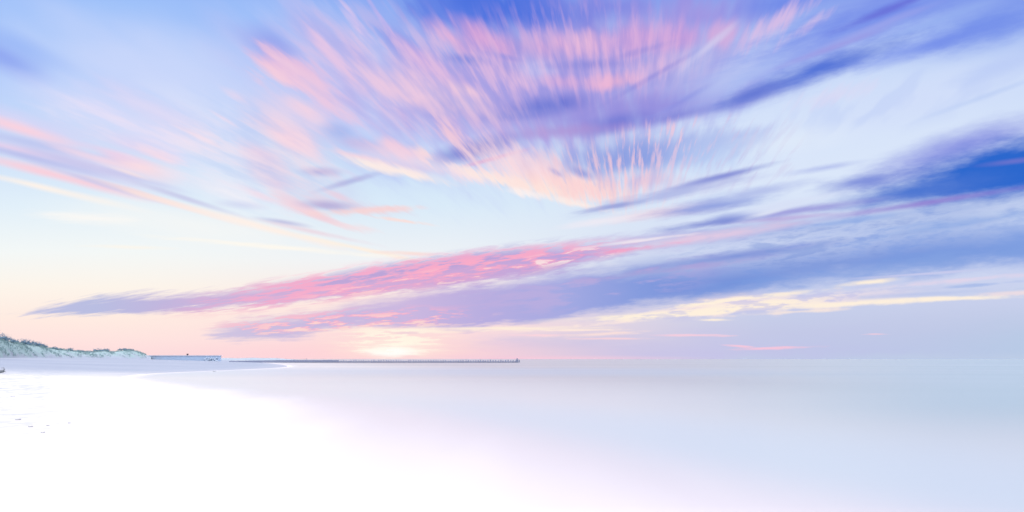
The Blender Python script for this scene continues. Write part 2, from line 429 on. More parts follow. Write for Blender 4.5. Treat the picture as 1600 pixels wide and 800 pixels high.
def sky_material(x0, x1, y0, y1):
    global NT
    mat = bpy.data.materials.new('sky_patch'); mat.use_nodes = True
    mat.cycles.emission_sampling = 'NONE'
    NT = mat.node_tree; NT.nodes.clear()
    DY, DZ, PX, ZP = coords(sky_dir())
    PY = M('SUBTRACT', 561.0, ZP)
    els = [e for e in SKY if touches(e, x0, x1, y0, y1)]
    modes = {e[8] if e[0] == 's' else (e[5] if e[0] == 'b' else e[3]) for e in els} - {''}
    def polar(vx, vy):
        dx = M('SUBTRACT', PX, vx); dy = M('SUBTRACT', vy, PY)
        r = M('SQRT', M('MULTIPLY_ADD', dx, dx, M('MULTIPLY', dy, dy)))
        return r, M('ARCTAN2', dx, dy)
    NZ = {}
    if modes & {'r', 'R', 'c'}:
        # high cloud drifts toward a point on the horizon: it is drawn out along those lines
        r1, t1 = polar(985.0, 535.0)
        lr1 = M('LOGARITHM', M('ADD', r1, 25.0), math.e)
        sf = NOISE(VEC(M('MULTIPLY', t1, 40.0), M('MULTIPLY', lr1, 6.5)), detail=3.0, rough=0.55)
        sc = NOISE(VEC(M('MULTIPLY', t1, 14.0), M('MULTIPLY', lr1, 5.5)), detail=2.0, rough=0.5, off=7.3)
        NZ['r'] = M('SUBTRACT', M('MULTIPLY_ADD', sf, 0.35, M('MULTIPLY', sc, 0.65)), 0.5)
        NZ['R'] = M('SUBTRACT', sf, 0.5); NZ['c'] = M('SUBTRACT', sc, 0.5)
    if modes & {'b', 'B'}:
        # the low banks converge to a point left of the view
        r2, t2 = polar(-420.0, 575.0)
        bf = NOISE(VEC(M('MULTIPLY', r2, 0.016), M('MULTIPLY', t2, 120.0)), detail=3.5, rough=0.62)
        bc = NOISE(VEC(M('MULTIPLY', r2, 0.006), M('MULTIPLY', t2, 24.0)), detail=2.0, rough=0.5, off=3.1)
        NZ['b'] = M('SUBTRACT', M('MULTIPLY_ADD', bf, 0.6, M('MULTIPLY', bc, 0.4)), 0.5)
        NZ['B'] = M('SUBTRACT', bf, 0.5)
    if 'h' in modes:
        NZ['h'] = M('SUBTRACT', NOISE(VEC(M('MULTIPLY', PX, 0.018), M('MULTIPLY', PY, 0.16)), detail=4.0, rough=0.6, off=11.0), 0.5)
    if NZ:
        # ties the strokes to the noises, so those are evaluated first (keeps the shader's stack short)
        t = None
        for v in NZ.values(): t = v if t is None else M('ADD', t, v)
        t = M('MULTIPLY', t, 1e-6)
        PX = M('ADD', PX, t); PY = M('ADD', PY, t)
    P = VEC(PX, PY, 1.0)
    h = M('DIVIDE', ZP, 600.0, clamp=True)
    col = MIX(SM(PX, 150, 650), RAMP(h, BL), RAMP(h, BM)) if x0 < 650 else RAMP(h, BM)
    if x1 > 650: col = MIX(SM(PX, 650, 1250), col, RAMP(h, BR))
    def dot(b):
        n = N('ShaderNodeVectorMath', operation='DOT_PRODUCT'); plug(n.inputs[0], P); n.inputs[1].default_value = b
        return n.outputs['Value']
    def ell(cx, cy, rx, ry, ang):
        ca, sa = math.cos(math.radians(ang)), math.sin(math.radians(ang))
        u = dot((ca / rx, sa / rx, -(cx * ca + cy * sa) / rx))
        w = dot((-sa / ry, ca / ry, (cx * sa - cy * ca) / ry))
        return M('SQRT', M('MULTIPLY_ADD', u, u, M('MULTIPLY', w, w)))
    def curve(pts):
        n = N('ShaderNodeFloatCurve')
        c = n.mapping.curves[0]
        while len(c.points) < len(pts): c.points.new(0.5, 0.5)
        for p, (x, y) in zip(c.points, pts): p.location = ((x + 400) / 2400, y / 800); p.handle_type = 'AUTO'
        n.mapping.update()
        plug(n.inputs[1], M('DIVIDE', M('ADD', PX, 400.0), 2400.0, clamp=True))
        return M('MULTIPLY', n.outputs[0], 800.0)
    for e in els:
        if e[0] == 's':
            _, cx, cy, rx, ry, ang, c, op, mode, k, soft = e
            v = ell(cx, cy, rx, ry, ang)
            if mode: v = M('MULTIPLY_ADD', NZ[mode], -2.0 * k, v)
            col = MIX(SM(v, 1.0, 1.0 - soft, 0.0, op), col, lin(c))
        elif e[0] == 't':
            _, c, op, mode, lo, hi, box = e
            v = SM(ell(*box), 1.0, 0.3, 0.0, op)
            col = MIX(M('MULTIPLY', v, SM(NZ[mode], lo, hi)), col, lin(c))
        else:
            _, top, bot, cs, op, mode, k, st, sb = e
            nz = M('MULTIPLY', NZ[mode], k)
            a = M('ADD', M('SUBTRACT', PY, curve(top)), nz); b = M('ADD', M('SUBTRACT', curve(bot), PY), nz)
            wid = SM(PX, 700, 1350, 1.0, 3.6) if x1 > 700 else 1.0     # nearer cloud is more drawn out, so softer
            m = M('MULTIPLY', SM(a, 0.0, M('MULTIPLY', wid, st)), SM(b, 0.0, M('MULTIPLY', wid, sb * .8)))
            if op != 1.0: m = M('MULTIPLY', m, op)
            col = MIX(m, col, RAMP(M('DIVIDE', PX, 1600.0, clamp=True), [(x / 1600, q) for x, q in cs]))
    em = N('ShaderNodeEmission'); plug(em.inputs[0], col); plug(em.inputs[1], front_mask(DY, ZP))
    tr = N('ShaderNodeBsdfTransparent')      # the sun lamp and the rest of the sky come through
    ad = N('ShaderNodeAddShader'); NT.links.new(em.outputs[0], ad.inputs[0]); NT.links.new(tr.outputs[0], ad.inputs[1])
    out = N('ShaderNodeOutputMaterial'); NT.links.new(ad.outputs[0], out.inputs[0])
    return mat, len(els)

XB = [-2400, 60, 320, 540, 720, 900, 1080, 1300, 1600, 4000]
ZB = [-12, 55, 110, 180, 270, 370, 470, 765]
R_SKY = 40000.0
verts, faces, fmat, mats = [], [], [], []
for i in range(len(XB) - 1):
    for j in range(len(ZB) - 1):
        mat, ne = sky_material(XB[i], XB[i+1], 561 - ZB[j+1], 561 - ZB[j])
        mats.append(mat)
        nx = max(2, int(abs(math.atan((XB[i+1]-800)/F_PX) - math.atan((XB[i]-800)/F_PX)) / 0.05)); nz = 3
        base = len(verts)
        for a in range(nx + 1):
            a0, a1 = math.atan((XB[i]-800)/F_PX), math.atan((XB[i+1]-800)/F_PX)
            x = math.tan(a0 + (a1 - a0) * a / nx) * F_PX
            for b in range(nz + 1):
                z = ZB[j] + (ZB[j+1] - ZB[j]) * b / nz
                v = Vector((x, F_PX, z)).normalized() * R_SKY
                verts.append((v.x, v.y, v.z + EYE))
        for a in range(nx):
            for b in range(nz):
                q = base + a * (nz + 1) + b
                faces.append((q, q + 1, q + nz + 2, q + nz + 1)); fmat.append(len(mats) - 1)
me = bpy.data.meshes.new('sky'); me.from_pydata(verts, [], faces)
for m_ in mats: me.materials.append(m_)
me.polygons.foreach_set('material_index', fmat)
bm_ = bmesh.new(); bm_.from_mesh(me); bmesh.ops.remove_doubles(bm_, verts=bm_.verts, dist=0.5); bm_.to_mesh(me); bm_.free()
sky = bpy.data.objects.new('sky', me); scene.collection.objects.link(sky)
sky['kind'] = 'structure'


# ---- all round and overhead: open evening sky, brightened above the frame to whiten the sand
NT = world.node_tree; NT.nodes.clear()
tc = N('ShaderNodeTexCoord')
DY, DZ, PX, ZP = coords(tc.outputs['Generated'])
nish = N('ShaderNodeTexSky', sky_type='NISHITA'); nish.sun_disc = False
nish.sun_elevation = SUN_EL; nish.sun_rotation = SUN_AZ
el = M('ARCSINE', DZ)
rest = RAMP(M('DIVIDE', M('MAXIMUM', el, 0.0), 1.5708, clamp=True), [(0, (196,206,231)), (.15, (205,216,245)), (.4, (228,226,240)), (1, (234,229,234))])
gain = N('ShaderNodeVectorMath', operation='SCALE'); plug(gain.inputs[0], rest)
plug(gain.inputs[3], SM(el, math.radians(30), math.radians(62), 1.0, OVERHEAD_BOOST))
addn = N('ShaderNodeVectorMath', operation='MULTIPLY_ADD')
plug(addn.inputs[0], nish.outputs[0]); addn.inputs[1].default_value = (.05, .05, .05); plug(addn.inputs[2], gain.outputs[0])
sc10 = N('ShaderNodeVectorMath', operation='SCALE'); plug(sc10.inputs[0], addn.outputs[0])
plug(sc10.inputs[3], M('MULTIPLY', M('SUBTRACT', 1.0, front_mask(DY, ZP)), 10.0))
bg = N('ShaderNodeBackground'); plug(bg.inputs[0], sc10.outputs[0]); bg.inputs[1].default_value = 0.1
ow = N('ShaderNodeOutputWorld'); NT.links.new(bg.outputs[0], ow.inputs[0])


# =================================================================== sun
sun_d = bpy.data.lights.new('sun', 'SUN'); sun_d.energy = 0.5; sun_d.angle = math.radians(110.0); sun_d.color = (1.0, .86, .74)
sun = bpy.data.objects.new('sun', sun_d); scene.collection.objects.link(sun)
# the disc is sunk in haze and cloud at the horizon: its light arrives from the whole glow, with no hard shadows
GLOW_EL = math.radians(8.0)
to_sun = Vector((math.sin(SUN_AZ) * math.cos(GLOW_EL), math.cos(SUN_AZ) * math.cos(GLOW_EL), math.sin(GLOW_EL)))
sun.rotation_euler = to_sun.to_track_quat('Z', 'Y').to_euler()

# =================================================================== helpers
rnd = random.Random(7)
def tag(o, label=None, cat=None, group=None, kind=None):
    if label: o['label'] = label
    if cat: o['category'] = cat
    if group: o['group'] = group
    if kind: o['kind'] = kind
    return o
def empty(name, loc=(0, 0, 0), rz=0.0):
    o = bpy.data.objects.new(name, None); o.location = loc; o.rotation_euler = (0, 0, rz)
    o.empty_display_size = .3
    scene.collection.objects.link(o); return o
def mesh_obj(name, v, f, mat, parent=None, smooth=False, loc=(0, 0, 0), rot=(0, 0, 0)):
    me = bpy.data.meshes.new(name); me.from_pydata(v, [], f); me.materials.append(mat)
    if smooth: me.polygons.foreach_set('use_smooth', [True] * len(me.polygons))
    me.update()
    o = bpy.data.objects.new(name, me); scene.collection.objects.link(o)
    o.location = loc; o.rotation_euler = rot; o.parent = parent
    return o
def new_mat(name):
    global NT
    m = bpy.data.materials.new(name); m.use_nodes = True
    NT = m.node_tree; NT.nodes.clear()
    return m
def BSDF(col, rough=0.8, normal=None, spec=0.5, ior=1.45):
    b = N('ShaderNodeBsdfPrincipled')
    plug(b.inputs['Base Color'], col); plug(b.inputs['Roughness'], rough)
    b.inputs['IOR'].default_value = ior; b.inputs['Specular IOR Level'].default_value = spec
    if normal is not None: plug(b.inputs['Normal'], normal)
    o = N('ShaderNodeOutputMaterial'); NT.links.new(b.outputs[0], o.inputs[0])
    return b
def BUMP(h, strength, dist):
    b = N('ShaderNodeBump'); plug(b.inputs['Height'], h); b.inputs['Strength'].default_value = strength
    b.inputs['Distance'].default_value = dist
    return b.outputs[0]
def POS():
    g = N('ShaderNodeNewGeometry')
    s = N('ShaderNodeSeparateXYZ'); plug(s.inputs[0], g.outputs['Position'])
    return g.outputs['Position'], s.outputs[0], s.outputs[1], s.outputs[2]
def NOISE3(vec, scale=1.0, detail=2.0, rough=0.5):
    n = N('ShaderNodeTexNoise'); plug(n.inputs['Vector'], vec); n.inputs['Scale'].default_value = scale
    n.inputs['Detail'].default_value = detail; n.inputs['Roughness'].default_value = rough
    return n.outputs[0]
def rgb(r, g, b): return (r, g, b, 1.0)
def h01(x, y, s=0):
    return mnoise.noise(Vector((x, y, s * 7.31)))

# =================================================================== shore
# the waterline, from behind the camera to the far groyne: (distance ahead, x)
SHORE = [(-60, 22.0), (-20, 8.5), (-5, 3.5), (0, 1.5), (5.6, -2.2), (10, -4.6), (16, -8.2), (22.6, -12.4), (32, -20.0), (42, -28.6), (50, -34.6),
         (58, -38.0), (68, -38.4), (80, -38.0), (100, -39.6), (125, -48.5), (160, -65.0), (200, -84), (240, -104), (300, -140), (400, -195), (600, -290), (1000, -470), (3000, -1300), (60000, -25000)]
SY = np.array([p[0] for p in SHORE], float); SX = np.array([p[1] for p in SHORE], float)
_gy = np.concatenate([np.linspace(-60, 4.9, 60), np.geomspace(5.0, 60000.0, 900)])
_gx = np.interp(_gy, SY, SX)
for _ in range(2):                                     # round the corners of the outline
    _k = np.exp(-.5 * (np.arange(-18, 19) / 7.0) ** 2); _k /= _k.sum()
    _s = _gx.copy()
    for _i in range(18, len(_gx) - 18): _s[_i] = float((_gx[_i-18:_i+19] * _k).sum())
    _gx = _s
def shore_x(y): return np.interp(y, _gy, _gx)
def inland(x, y):
    """metres inland from the waterline (negative = out in the water)"""
    return (shore_x(y) - x) * np.where(y < 45, .84, .9)
def beach_z(x, y):
    d = inland(x, y)
    z = np.where(d < 0, d * .030, np.where(d < 12, d * .030, .36 + (d - 12) * .033))
    return np.clip(z, -3.0, 2.1)
def snoise(x, y, s):
    return np.array([mnoise.noise(Vector((a, b, s))) for a, b in zip(x, y)])
ys = np.concatenate([np.linspace(-60, 0, 16), np.geomspace(1.0, 700.0, 430) + 1.5])
ts = np.concatenate([-np.geomspace(.05, 14, 26)[::-1], [0], np.geomspace(.05, 230.0, 200), np.array([400.0, 900.0, 2500.0])])
X = np.empty((len(ys), len(ts))); Y = np.empty_like(X)
for i, y in enumerate(ys):
    X[i] = shore_x(y) - ts * (1.0 if y < 300 else (1 + (y - 300) / 250)); Y[i] = y
Z = beach_z(X, Y)
D = inland(X, Y)
fx, fy = X.ravel(), Y.ravel()
near = np.exp(-np.maximum(fy, 0) / 60.0)
rough = np.clip((D.ravel() - 3.0) / 6.0, 0, 1)
zz = Z.ravel() + .05 * np.clip(D.ravel() / 8, 0, 1) * snoise(fx * .12, fy * .09, 1) + rough * near * (.045 * snoise(fx * .9, fy * .9, 2) + .02 * snoise(fx * 2.6, fy * 2.6, 3))
# trampled hollows in the dry sand
for k in range(240):
    dd = rnd.uniform(6, 45); side = rnd.uniform(3.5, 26)
    cx = float(shore_x(dd)) - side; r = rnd.uniform(.1, .2); ang = rnd.uniform(0, 3.14)
    ex, ey = fx - cx, fy - dd
    m = (np.abs(ex) < 1) & (np.abs(ey) < 1)
    if not m.any(): continue
    u = ex[m] * math.cos(ang) + ey[m] * math.sin(ang); w = -ex[m] * math.sin(ang) + ey[m] * math.cos(ang)
    q = np.sqrt((u / (r * 1.7)) ** 2 + (w / r) ** 2)
    zz[m] += -.05 * np.exp(-q * q) + .025 * np.exp(-((q - 1.5) / .45) ** 2)
nv = list(zip(fx.tolist(), fy.tolist(), zz.tolist()))
W = len(ts)
nf = [(i * W + j, i * W + j + 1, (i + 1) * W + j + 1, (i + 1) * W + j) for i in range(len(ys) - 1) for j in range(W - 1)]
def beach_height(x, y): return float(beach_z(np.array([x]), np.array([y]))[0])

sand = new_mat('sand')
pos, px_, py_, pz_ = POS()
n1 = NOISE3(pos, 1.3, 4, .6); n2 = NOISE3(pos, 40, 3, .6)
st = N('ShaderNodeVectorMath', operation='MULTIPLY'); plug(st.inputs[0], pos); st.inputs[1].default_value = (.025, .13, 1)
tide = NOISE3(st.outputs[0], 1.0, 3, .55)
dry = SM(M('MULTIPLY_ADD', M('SUBTRACT', tide, .5), .25, pz_), .03, .20)
c_dry = MIX(n1, rgb(.45, .455, .43), rgb(.56, .56, .535))
c_wet = MIX(tide, rgb(.15, .19, .26), rgb(.27, .31, .37))
scuff = M('MULTIPLY', SM(NOISE3(pos, 1.6, 5, .7), .47, .60), SM(M('DIVIDE', px_, M('MAXIMUM', py_, 1.0)), -.70, -.84))
c_dry = MIX(scuff, c_dry, rgb(.33, .36, .385))
far_damp = SM(M('MULTIPLY_ADD', M('SUBTRACT', tide, .5), 34.0, py_), 40.0, 68.0)
c = MIX(dry, rgb(.49, .49, .48), c_dry)
c = MIX(M('MULTIPLY', far_damp, .95), c, c_wet)
rg = M('SUBTRACT', .75, M('MULTIPLY', M('SUBTRACT', 1.0, dry), .35))
b_ = BSDF(c, rg, BUMP(M('ADD', n2, M('MULTIPLY', n1, 3.0)), .35, .02), spec=.35)
ground = mesh_obj('ground', nv, nf, sand, smooth=True)
tag(ground, kind='structure')

# =================================================================== sea
sea = new_mat('sea_water')
pos, px_, py_, pz_ = POS()
# metres out from the waterline, stored on the mesh
at = N('ShaderNodeAttribute'); at.attribute_name = 'shore_distance'
out_d = at.outputs['Fac']
st = N('ShaderNodeVectorMath', operation='MULTIPLY'); plug(st.inputs[0], pos); st.inputs[1].default_value = (.30, .05, 1)
drift = NOISE3(st.outputs[0], 1.0, 3, .5)
st = N('ShaderNodeVectorMath', operation='MULTIPLY'); plug(st.inputs[0], pos); st.inputs[1].default_value = (.012, .05, 1)
broad = NOISE3(st.outputs[0], 1.0, 2, .5)
# surf drawn out to a mist: dense at the sand, thinning outward
wob = M('MULTIPLY_ADD', M('SUBTRACT', drift, .5), M('MULTIPLY', SM(py_, 60.0, 5.0, .5, 1.0), 4.0), out_d)
foam = M('POWER', SM(wob, SM(py_, 5.0, 50.0, FOAM_W, 3.5, 'LINEAR'), -.3), 1.9)
body = MIX(SM(out_d, 0, 45), rgb(*WATER_NEAR), rgb(*WATER_FAR))
open_w = SM(M('DIVIDE', px_, M('MAXIMUM', py_, 1.0)), .15, .9)
body = MIX(M('MULTIPLY', open_w, SM(py_, 5, 20)), body, rgb(.19, .265, .29))
mid_band = M('MULTIPLY', M('MULTIPLY', SM(py_, 42, 62), SM(py_, 110, 76)), SM(px_, 50, 5))  # bluer band across the mid-distance water
body = MIX(M('MULTIPLY', mid_band, .35), body, rgb(.16, .26, .36))
near_band = M('MULTIPLY', SM(out_d, 3.0, 7.0), SM(out_d, 15, 8))  # bluer band of water just beyond the foam
body = MIX(M('MULTIPLY', M('MULTIPLY', near_band, SM(py_, 30, 12)), .4), body, rgb(.25, .34, .40))
pink_sheen = M('MULTIPLY', SM(out_d, .3, 3.0), SM(out_d, 8.0, 4.0))  # pink sheen on the shallows, painted into the body colour
body = MIX(M('MULTIPLY', M('MULTIPLY', pink_sheen, SM(py_, 30, 14)), .6), body, rgb(.39, .355, .375))
body = MIX(foam, body, rgb(.53, .505, .505))
rgh = M('MULTIPLY_ADD', broad, .16, .24)
rgh = M('ADD', rgh, M('MULTIPLY', foam, .45))
st = N('ShaderNodeVectorMath', operation='MULTIPLY'); plug(st.inputs[0], pos); st.inputs[1].default_value = (.5, 1.3, 1)
b_ = BSDF(body, rgh, BUMP(NOISE3(st.outputs[0], .35, 3, .5), .15, .05), spec=.5, ior=1.33)
wy = np.concatenate([[-60], np.linspace(-20, 3, 12), np.linspace(4, 70, 110), np.geomspace(72, 38000, 90)])
wt = np.concatenate([[-1.2, -.6, 0], np.geomspace(.3, 80, 60), np.geomspace(110, 38000, 24)])
v = []; f = []
for y in wy:
    for t in wt: v.append((float(shore_x(y)) + float(t), float(y), 0.0))
Wn = len(wt)
f = [(i * Wn + j, i * Wn + j + 1, (i + 1) * Wn + j + 1, (i + 1) * Wn + j) for i in range(len(wy) - 1) for j in range(Wn - 1)]
water = mesh_obj('sea', v, f, sea, smooth=True)
at = water.data.attributes.new('shore_distance', 'FLOAT', 'POINT')
at.data.foreach_set('value', [float(t) for y in wy for t in wt])
tag(water, kind='structure')

# =================================================================== dunes
CREST = [(-700, 555), (-620, 534), (-520, 519), (-400, 514), (-200, 520), (-60, 528), (0, 532), (20, 536), (45, 539), (70, 543), (100, 548), (135, 551), (160, 548.5), (175, 550.5), (198, 547), (212, 549.5), (225, 553.5), (236, 557.5)]
FOOT = [(-700, 557), (0, 557.6), (100, 558.6), (175, 559.4), (236, 558.5)]
def dune_y(s): return 120 + .46 * s if s > -60 else 92.4 * 860 / (800 - s)
def dune_pt(s, q):
    """s runs along the dune, q across it: 0 foot, 1 crest, 2 back"""
    y0 = dune_y(s); kx = (s - 800) / F_PX
    zf = EYE + (561 - interp(FOOT, s)) * y0 / F_PX - .35
    zf = min(zf, beach_height(kx * y0, y0)) - .25
    y1 = y0 * 1.10
    zc = EYE + (561 - interp(CREST, s)) * y1 / F_PX
    if q <= 1:
        yy = y0 + (y1 - y0) * q; e = 1 - (1 - q) ** 1.7
        z = zf + (zc - zf) * e
    else:
        yy = y1 + y0 * .28 * (q - 1); z = zc + (1.2 - zc) * (q - 1) ** 1.3
    x = kx * yy
    amp = min(1.0, (zc - zf) / 3.0) * math.sin(min(q, 1.0) * 1.57)
    z += amp * (.55 * h01(x * .16, yy * .16, 1) + .22 * h01(x * .5, yy * .5, 2) + .08 * h01(x * 1.6, yy * 1.6, 3)) * (1 if q < .8 else .5)
    return x, yy, z
dune_m = new_mat('dune_sand')
pos, px_, py_, pz_ = POS()
g1 = NOISE3(pos, .35, 4, .6); g2 = NOISE3(pos, 2.5, 4, .65)
cov = SM(M('ADD', M('MULTIPLY_ADD', M('SUBTRACT', g1, .5), 1.6, M('MULTIPLY', M('SUBTRACT', g2, .5), 1.2)), M('MULTIPLY', M('SUBTRACT', pz_, 2.6), .22)), -.16, .18)
cg = MIX(g2, rgb(.19, .30, .34), rgb(.29, .41, .37))
BSDF(MIX(M('MULTIPLY', cov, .85), rgb(.27, .31, .37), cg), .9, BUMP(g2, .6, .25), spec=.2)  # dune colours lifted towards pale blue in place of haze
ss = np.concatenate([np.linspace(-700, -60, 70), np.linspace(-55, 236, 300)]); qs = np.concatenate([np.linspace(0, 1, 26), np.linspace(1.08, 2, 10)])
v = [dune_pt(float(s_), float(q_)) for s_ in ss for q_ in qs]; Wq = len(qs)
f = [(i * Wq + j, i * Wq + j + 1, (i + 1) * Wq + j + 1, (i + 1) * Wq + j) for i in range(len(ss) - 1) for j in range(Wq - 1)]
tag(mesh_obj('dune_hills', v, f, dune_m, smooth=True), kind='structure')

# marram grass, uncountable
grass_m = new_mat('dune_grass')
pos, px_, py_, pz_ = POS()
gn = NOISE3(pos, .5, 3, .6)
BSDF(MIX(gn, rgb(.20, .32, .37), rgb(.34, .45, .40)), .8, spec=.2)  # naturally pale blades, with a haze lift added to the colour
gv, gf = [], []
def blade(p, h, lean, w, a):
    i = len(gv); dx, dy = math.cos(a) * w, math.sin(a) * w
    lx, ly = lean
    gv.extend([(p[0] - dx, p[1] - dy, p[2] - .05), (p[0] + dx, p[1] + dy, p[2] - .05),
               (p[0] + lx * .45 + dx * .6, p[1] + ly * .45 + dy * .6, p[2] + h * .65), (p[0] + lx * .45 - dx * .6, p[1] + ly * .45 - dy * .6, p[2] + h * .65), (p[0] + lx, p[1] + ly, p[2] + h)])
    gf.extend([(i, i + 1, i + 2, i + 3), (i + 3, i + 2, i + 4)])
for k in range(8500):
    s_ = rnd.uniform(-120, 228) if k < 5200 else rnd.uniform(-690, -120); q_ = rnd.uniform(.12, 1.25) if rnd.random() < .72 else rnd.uniform(.85, 1.15)
    x, y, z = dune_pt(s_, q_)
    if h01(x * .3, y * .3, 9) + .35 * (q_ - .35) < rnd.uniform(-.15, .25): continue
    for b in range(4):
        a = rnd.uniform(0, 6.28); hh = rnd.uniform(.25, .75)
        blade((x + rnd.gauss(0, .18), y + rnd.gauss(0, .18), z), hh, (rnd.gauss(.22, .2), rnd.gauss(0, .2)), rnd.uniform(.02, .05), a)
tag(mesh_obj('dune_grass', gv, gf, grass_m), kind='stuff')

# shrubs on the crest: (place along the dune, across, half width m, height m)
leaf_m = new_mat('shrub_leaves')
pos, px_, py_, pz_ = POS()
ln = NOISE3(pos, .9, 3, .6)
BSDF(MIX(ln, rgb(.15, .26, .36), rgb(.23, .34, .41)), .7, spec=.3)  # leaf colour paled and blued to stand in for distant haze
stem_m = new_mat('shrub_stems'); BSDF(rgb(.10, .08, .07), .8)
def shrub(s_, q_, w, h, label, n, spike=.5):
    x, y, z = dune_pt(s_, q_)
    root = tag(empty('dune_shrub', (x, y, z)), label, 'shrub', 'shrubs growing along the dune crest')
    r = random.Random(int(s_ * 31 + w * 7))
    lv, lf = [], []
    clumps = [(r.uniform(-.8, .8) * w, r.uniform(-.6, .6) * w * .6, r.uniform(.25, .72) * h, r.uniform(.22, .42)) for _ in range(9 + int(w * 3))]
    for k in range(n):
        cx, cy, cz, cr = r.choice(clumps)
        env = 1 - (cx / (w * 1.05)) ** 2
        cz *= .45 + .55 * max(env, 0)
        d = Vector((r.gauss(0, 1), r.gauss(0, 1), r.gauss(0, 1))).normalized() * (r.random() ** .45)
        p = Vector((cx + d.x * cr * w * .8, cy + d.y * cr * w * .6, max(.05, cz + d.z * cr * h * .75)))
        sz = r.uniform(.05, .12)
        a = Vector((r.gauss(0, 1), r.gauss(0, 1), r.gauss(0, 1))).normalized(); b = a.orthogonal().normalized()
        i = len(lv); lv.extend([tuple(p - a * sz), tuple(p + b * sz * .45), tuple(p + a * sz), tuple(p - b * sz * .45)]); lf.append((i, i + 1, i + 2, i + 3))
    for k in range(int(w * 16 * spike)):                     # thin leafy tips standing clear of the crown
        cx = r.uniform(-.9, .9) * w; b0 = h * (.45 + .4 * (1 - (cx / w) ** 2)); hh = r.uniform(.15, .5) * h
        lx = r.gauss(.12, .2)
        for t in range(5):
            p = Vector((cx + lx * t / 4 * hh, r.uniform(-.2, .2) * w, b0 + hh * t / 4)); sz = r.uniform(.04, .08)
            i = len(lv); lv.extend([(p.x - sz, p.y, p.z), (p.x, p.y, p.z - sz), (p.x + sz, p.y, p.z + sz * .5), (p.x, p.y, p.z + sz)]); lf.append((i, i + 1, i + 2, i + 3))
    mesh_obj('foliage', lv, lf, leaf_m, root)
    sv, sf = [], []
    for k in range(6):
        ax = r.uniform(-.7, .7) * w; i = len(sv); t = .05
        x0 = ax * .35
        for (bx, bz, tt) in ((x0, -.3, t), (ax * .7, h * .35, t * .7), (ax, h * .7, t * .3)):
            sv.extend([(bx - tt, -tt, bz), (bx + tt, -tt, bz), (bx + tt, tt, bz), (bx - tt, tt, bz)])
        for m_ in range(2):
            for e in range(4):
                sf.append((i + m_ * 4 + e, i + m_ * 4 + (e + 1) % 4, i + m_ * 4 + 4 + (e + 1) % 4, i + m_ * 4 + 4 + e))
    mesh_obj('stem', sv, sf, stem_m, root)
shrub(-45, 1.0, 3.2, 1.9, 'tall dark shrub at the far left end of the dune crest', 2200)
shrub(-18, 1.0, 3.0, 1.8, 'dark bushy shrub on the dune crest just left of the frame edge clump', 2200)
shrub(3, 1.0, 1.9, 1.35, 'tallest blue-green shrub with twiggy tips at the left edge of the dune', 2000, .9)
shrub(15, .98, 1.5, .95, 'low dark shrub leaning down the dip beside the tallest left-edge shrub', 1300, .7)
shrub(33, 1.0, 1.7, 1.15, 'round blue-green shrub just right of the first dip in the crest', 1600, .8)
shrub(44, .98, 1.7, 1.25, 'broad blue shrub in the middle of the left crest clump', 1600, .7)
shrub(56, .97, 1.8, 1.05, 'bright blue-green flat-topped shrub in the left crest clump', 1600, .9)
shrub(67, .98, 1.4, .9, 'spiky blue-green shrub at the right end of the left crest clump', 1300, 1.)
shrub(85, 1.0, 1.1, .75, 'small lone blue-green shrub between two bare gaps in the crest', 900, .7)
shrub(93, 1.0, .8, .45, 'tiny pale shrub right beside the small lone crest shrub', 400, .5)
shrub(109, 1.0, 1.3, .8, 'small dark tufted shrub before the lowest part of the crest', 1000, .9)
shrub(124, 1.0, 1.6, .5, 'thin low shrub in the lowest dip of the dune crest', 800, .9)
shrub(138, 1.0, 1.7, .6, 'low flat grey-violet shrub at the left foot of the second hump', 900, .6)
shrub(152, 1.0, 2.0, 1.0, 'wide rounded grey-violet shrub on the second hump of the dune', 1700, .4)
shrub(164, 1.0, 2.0, .95, 'grey-blue shrub sloping down the right side of the second hump', 1500, .3)
shrub(175, 1.0, 1.3, .4, 'very low blue shrub between the last two humps of the dune', 500, .4)
shrub(193, 1.0, 2.0, .9, 'dark dome-shaped shrub on top of the last hump of the dune', 1700, .25)
shrub(204, .96, 1.9, .8, 'dark shrub trailing down the seaward end of the last hump', 1300, .2)

# =================================================================== far headland
def strip(name, pts, depth, mat):
    """low land: crest line of (x, y, z) with a foot in front and behind"""
    v, f = [], []
    for x, y, z in pts:
        v += [(x, y - depth * .5, -.3), (x, y - depth * .25, z * .55), (x, y, z), (x, y + depth * .5, -.3)]
    for i in range(len(pts) - 1):
        for j in range(3): f.append((i * 4 + j, i * 4 + j + 1, i * 4 + j + 5, i * 4 + j + 4))
    return mesh_obj(name, v, f, mat, smooth=True)
head_m = new_mat('headland_scrub')
pos, px_, py_, pz_ = POS()
BSDF(MIX(NOISE3(pos, .12, 3, .6), rgb(.20, .27, .32), rgb(.34, .40, .44)), .9)
HY = 640.0
pts = []
for p, yy in [(225, 560.2), (250, 559.8), (300, 559.5), (344, 559.6), (360, 559.4), (372, 559.8), (385, 559.3), (396, 558.9), (405, 559.4), (420, 559.5), (432, 559.6), (440, 560.2), (450, 561.0), (458, 561.9), (466, 562.6)]:
    pts.append(((p - 800) / F_PX * HY, HY, EYE + (561 - yy) * HY / F_PX))
tag(strip('headland_hills', pts, 60, head_m), kind='structure')

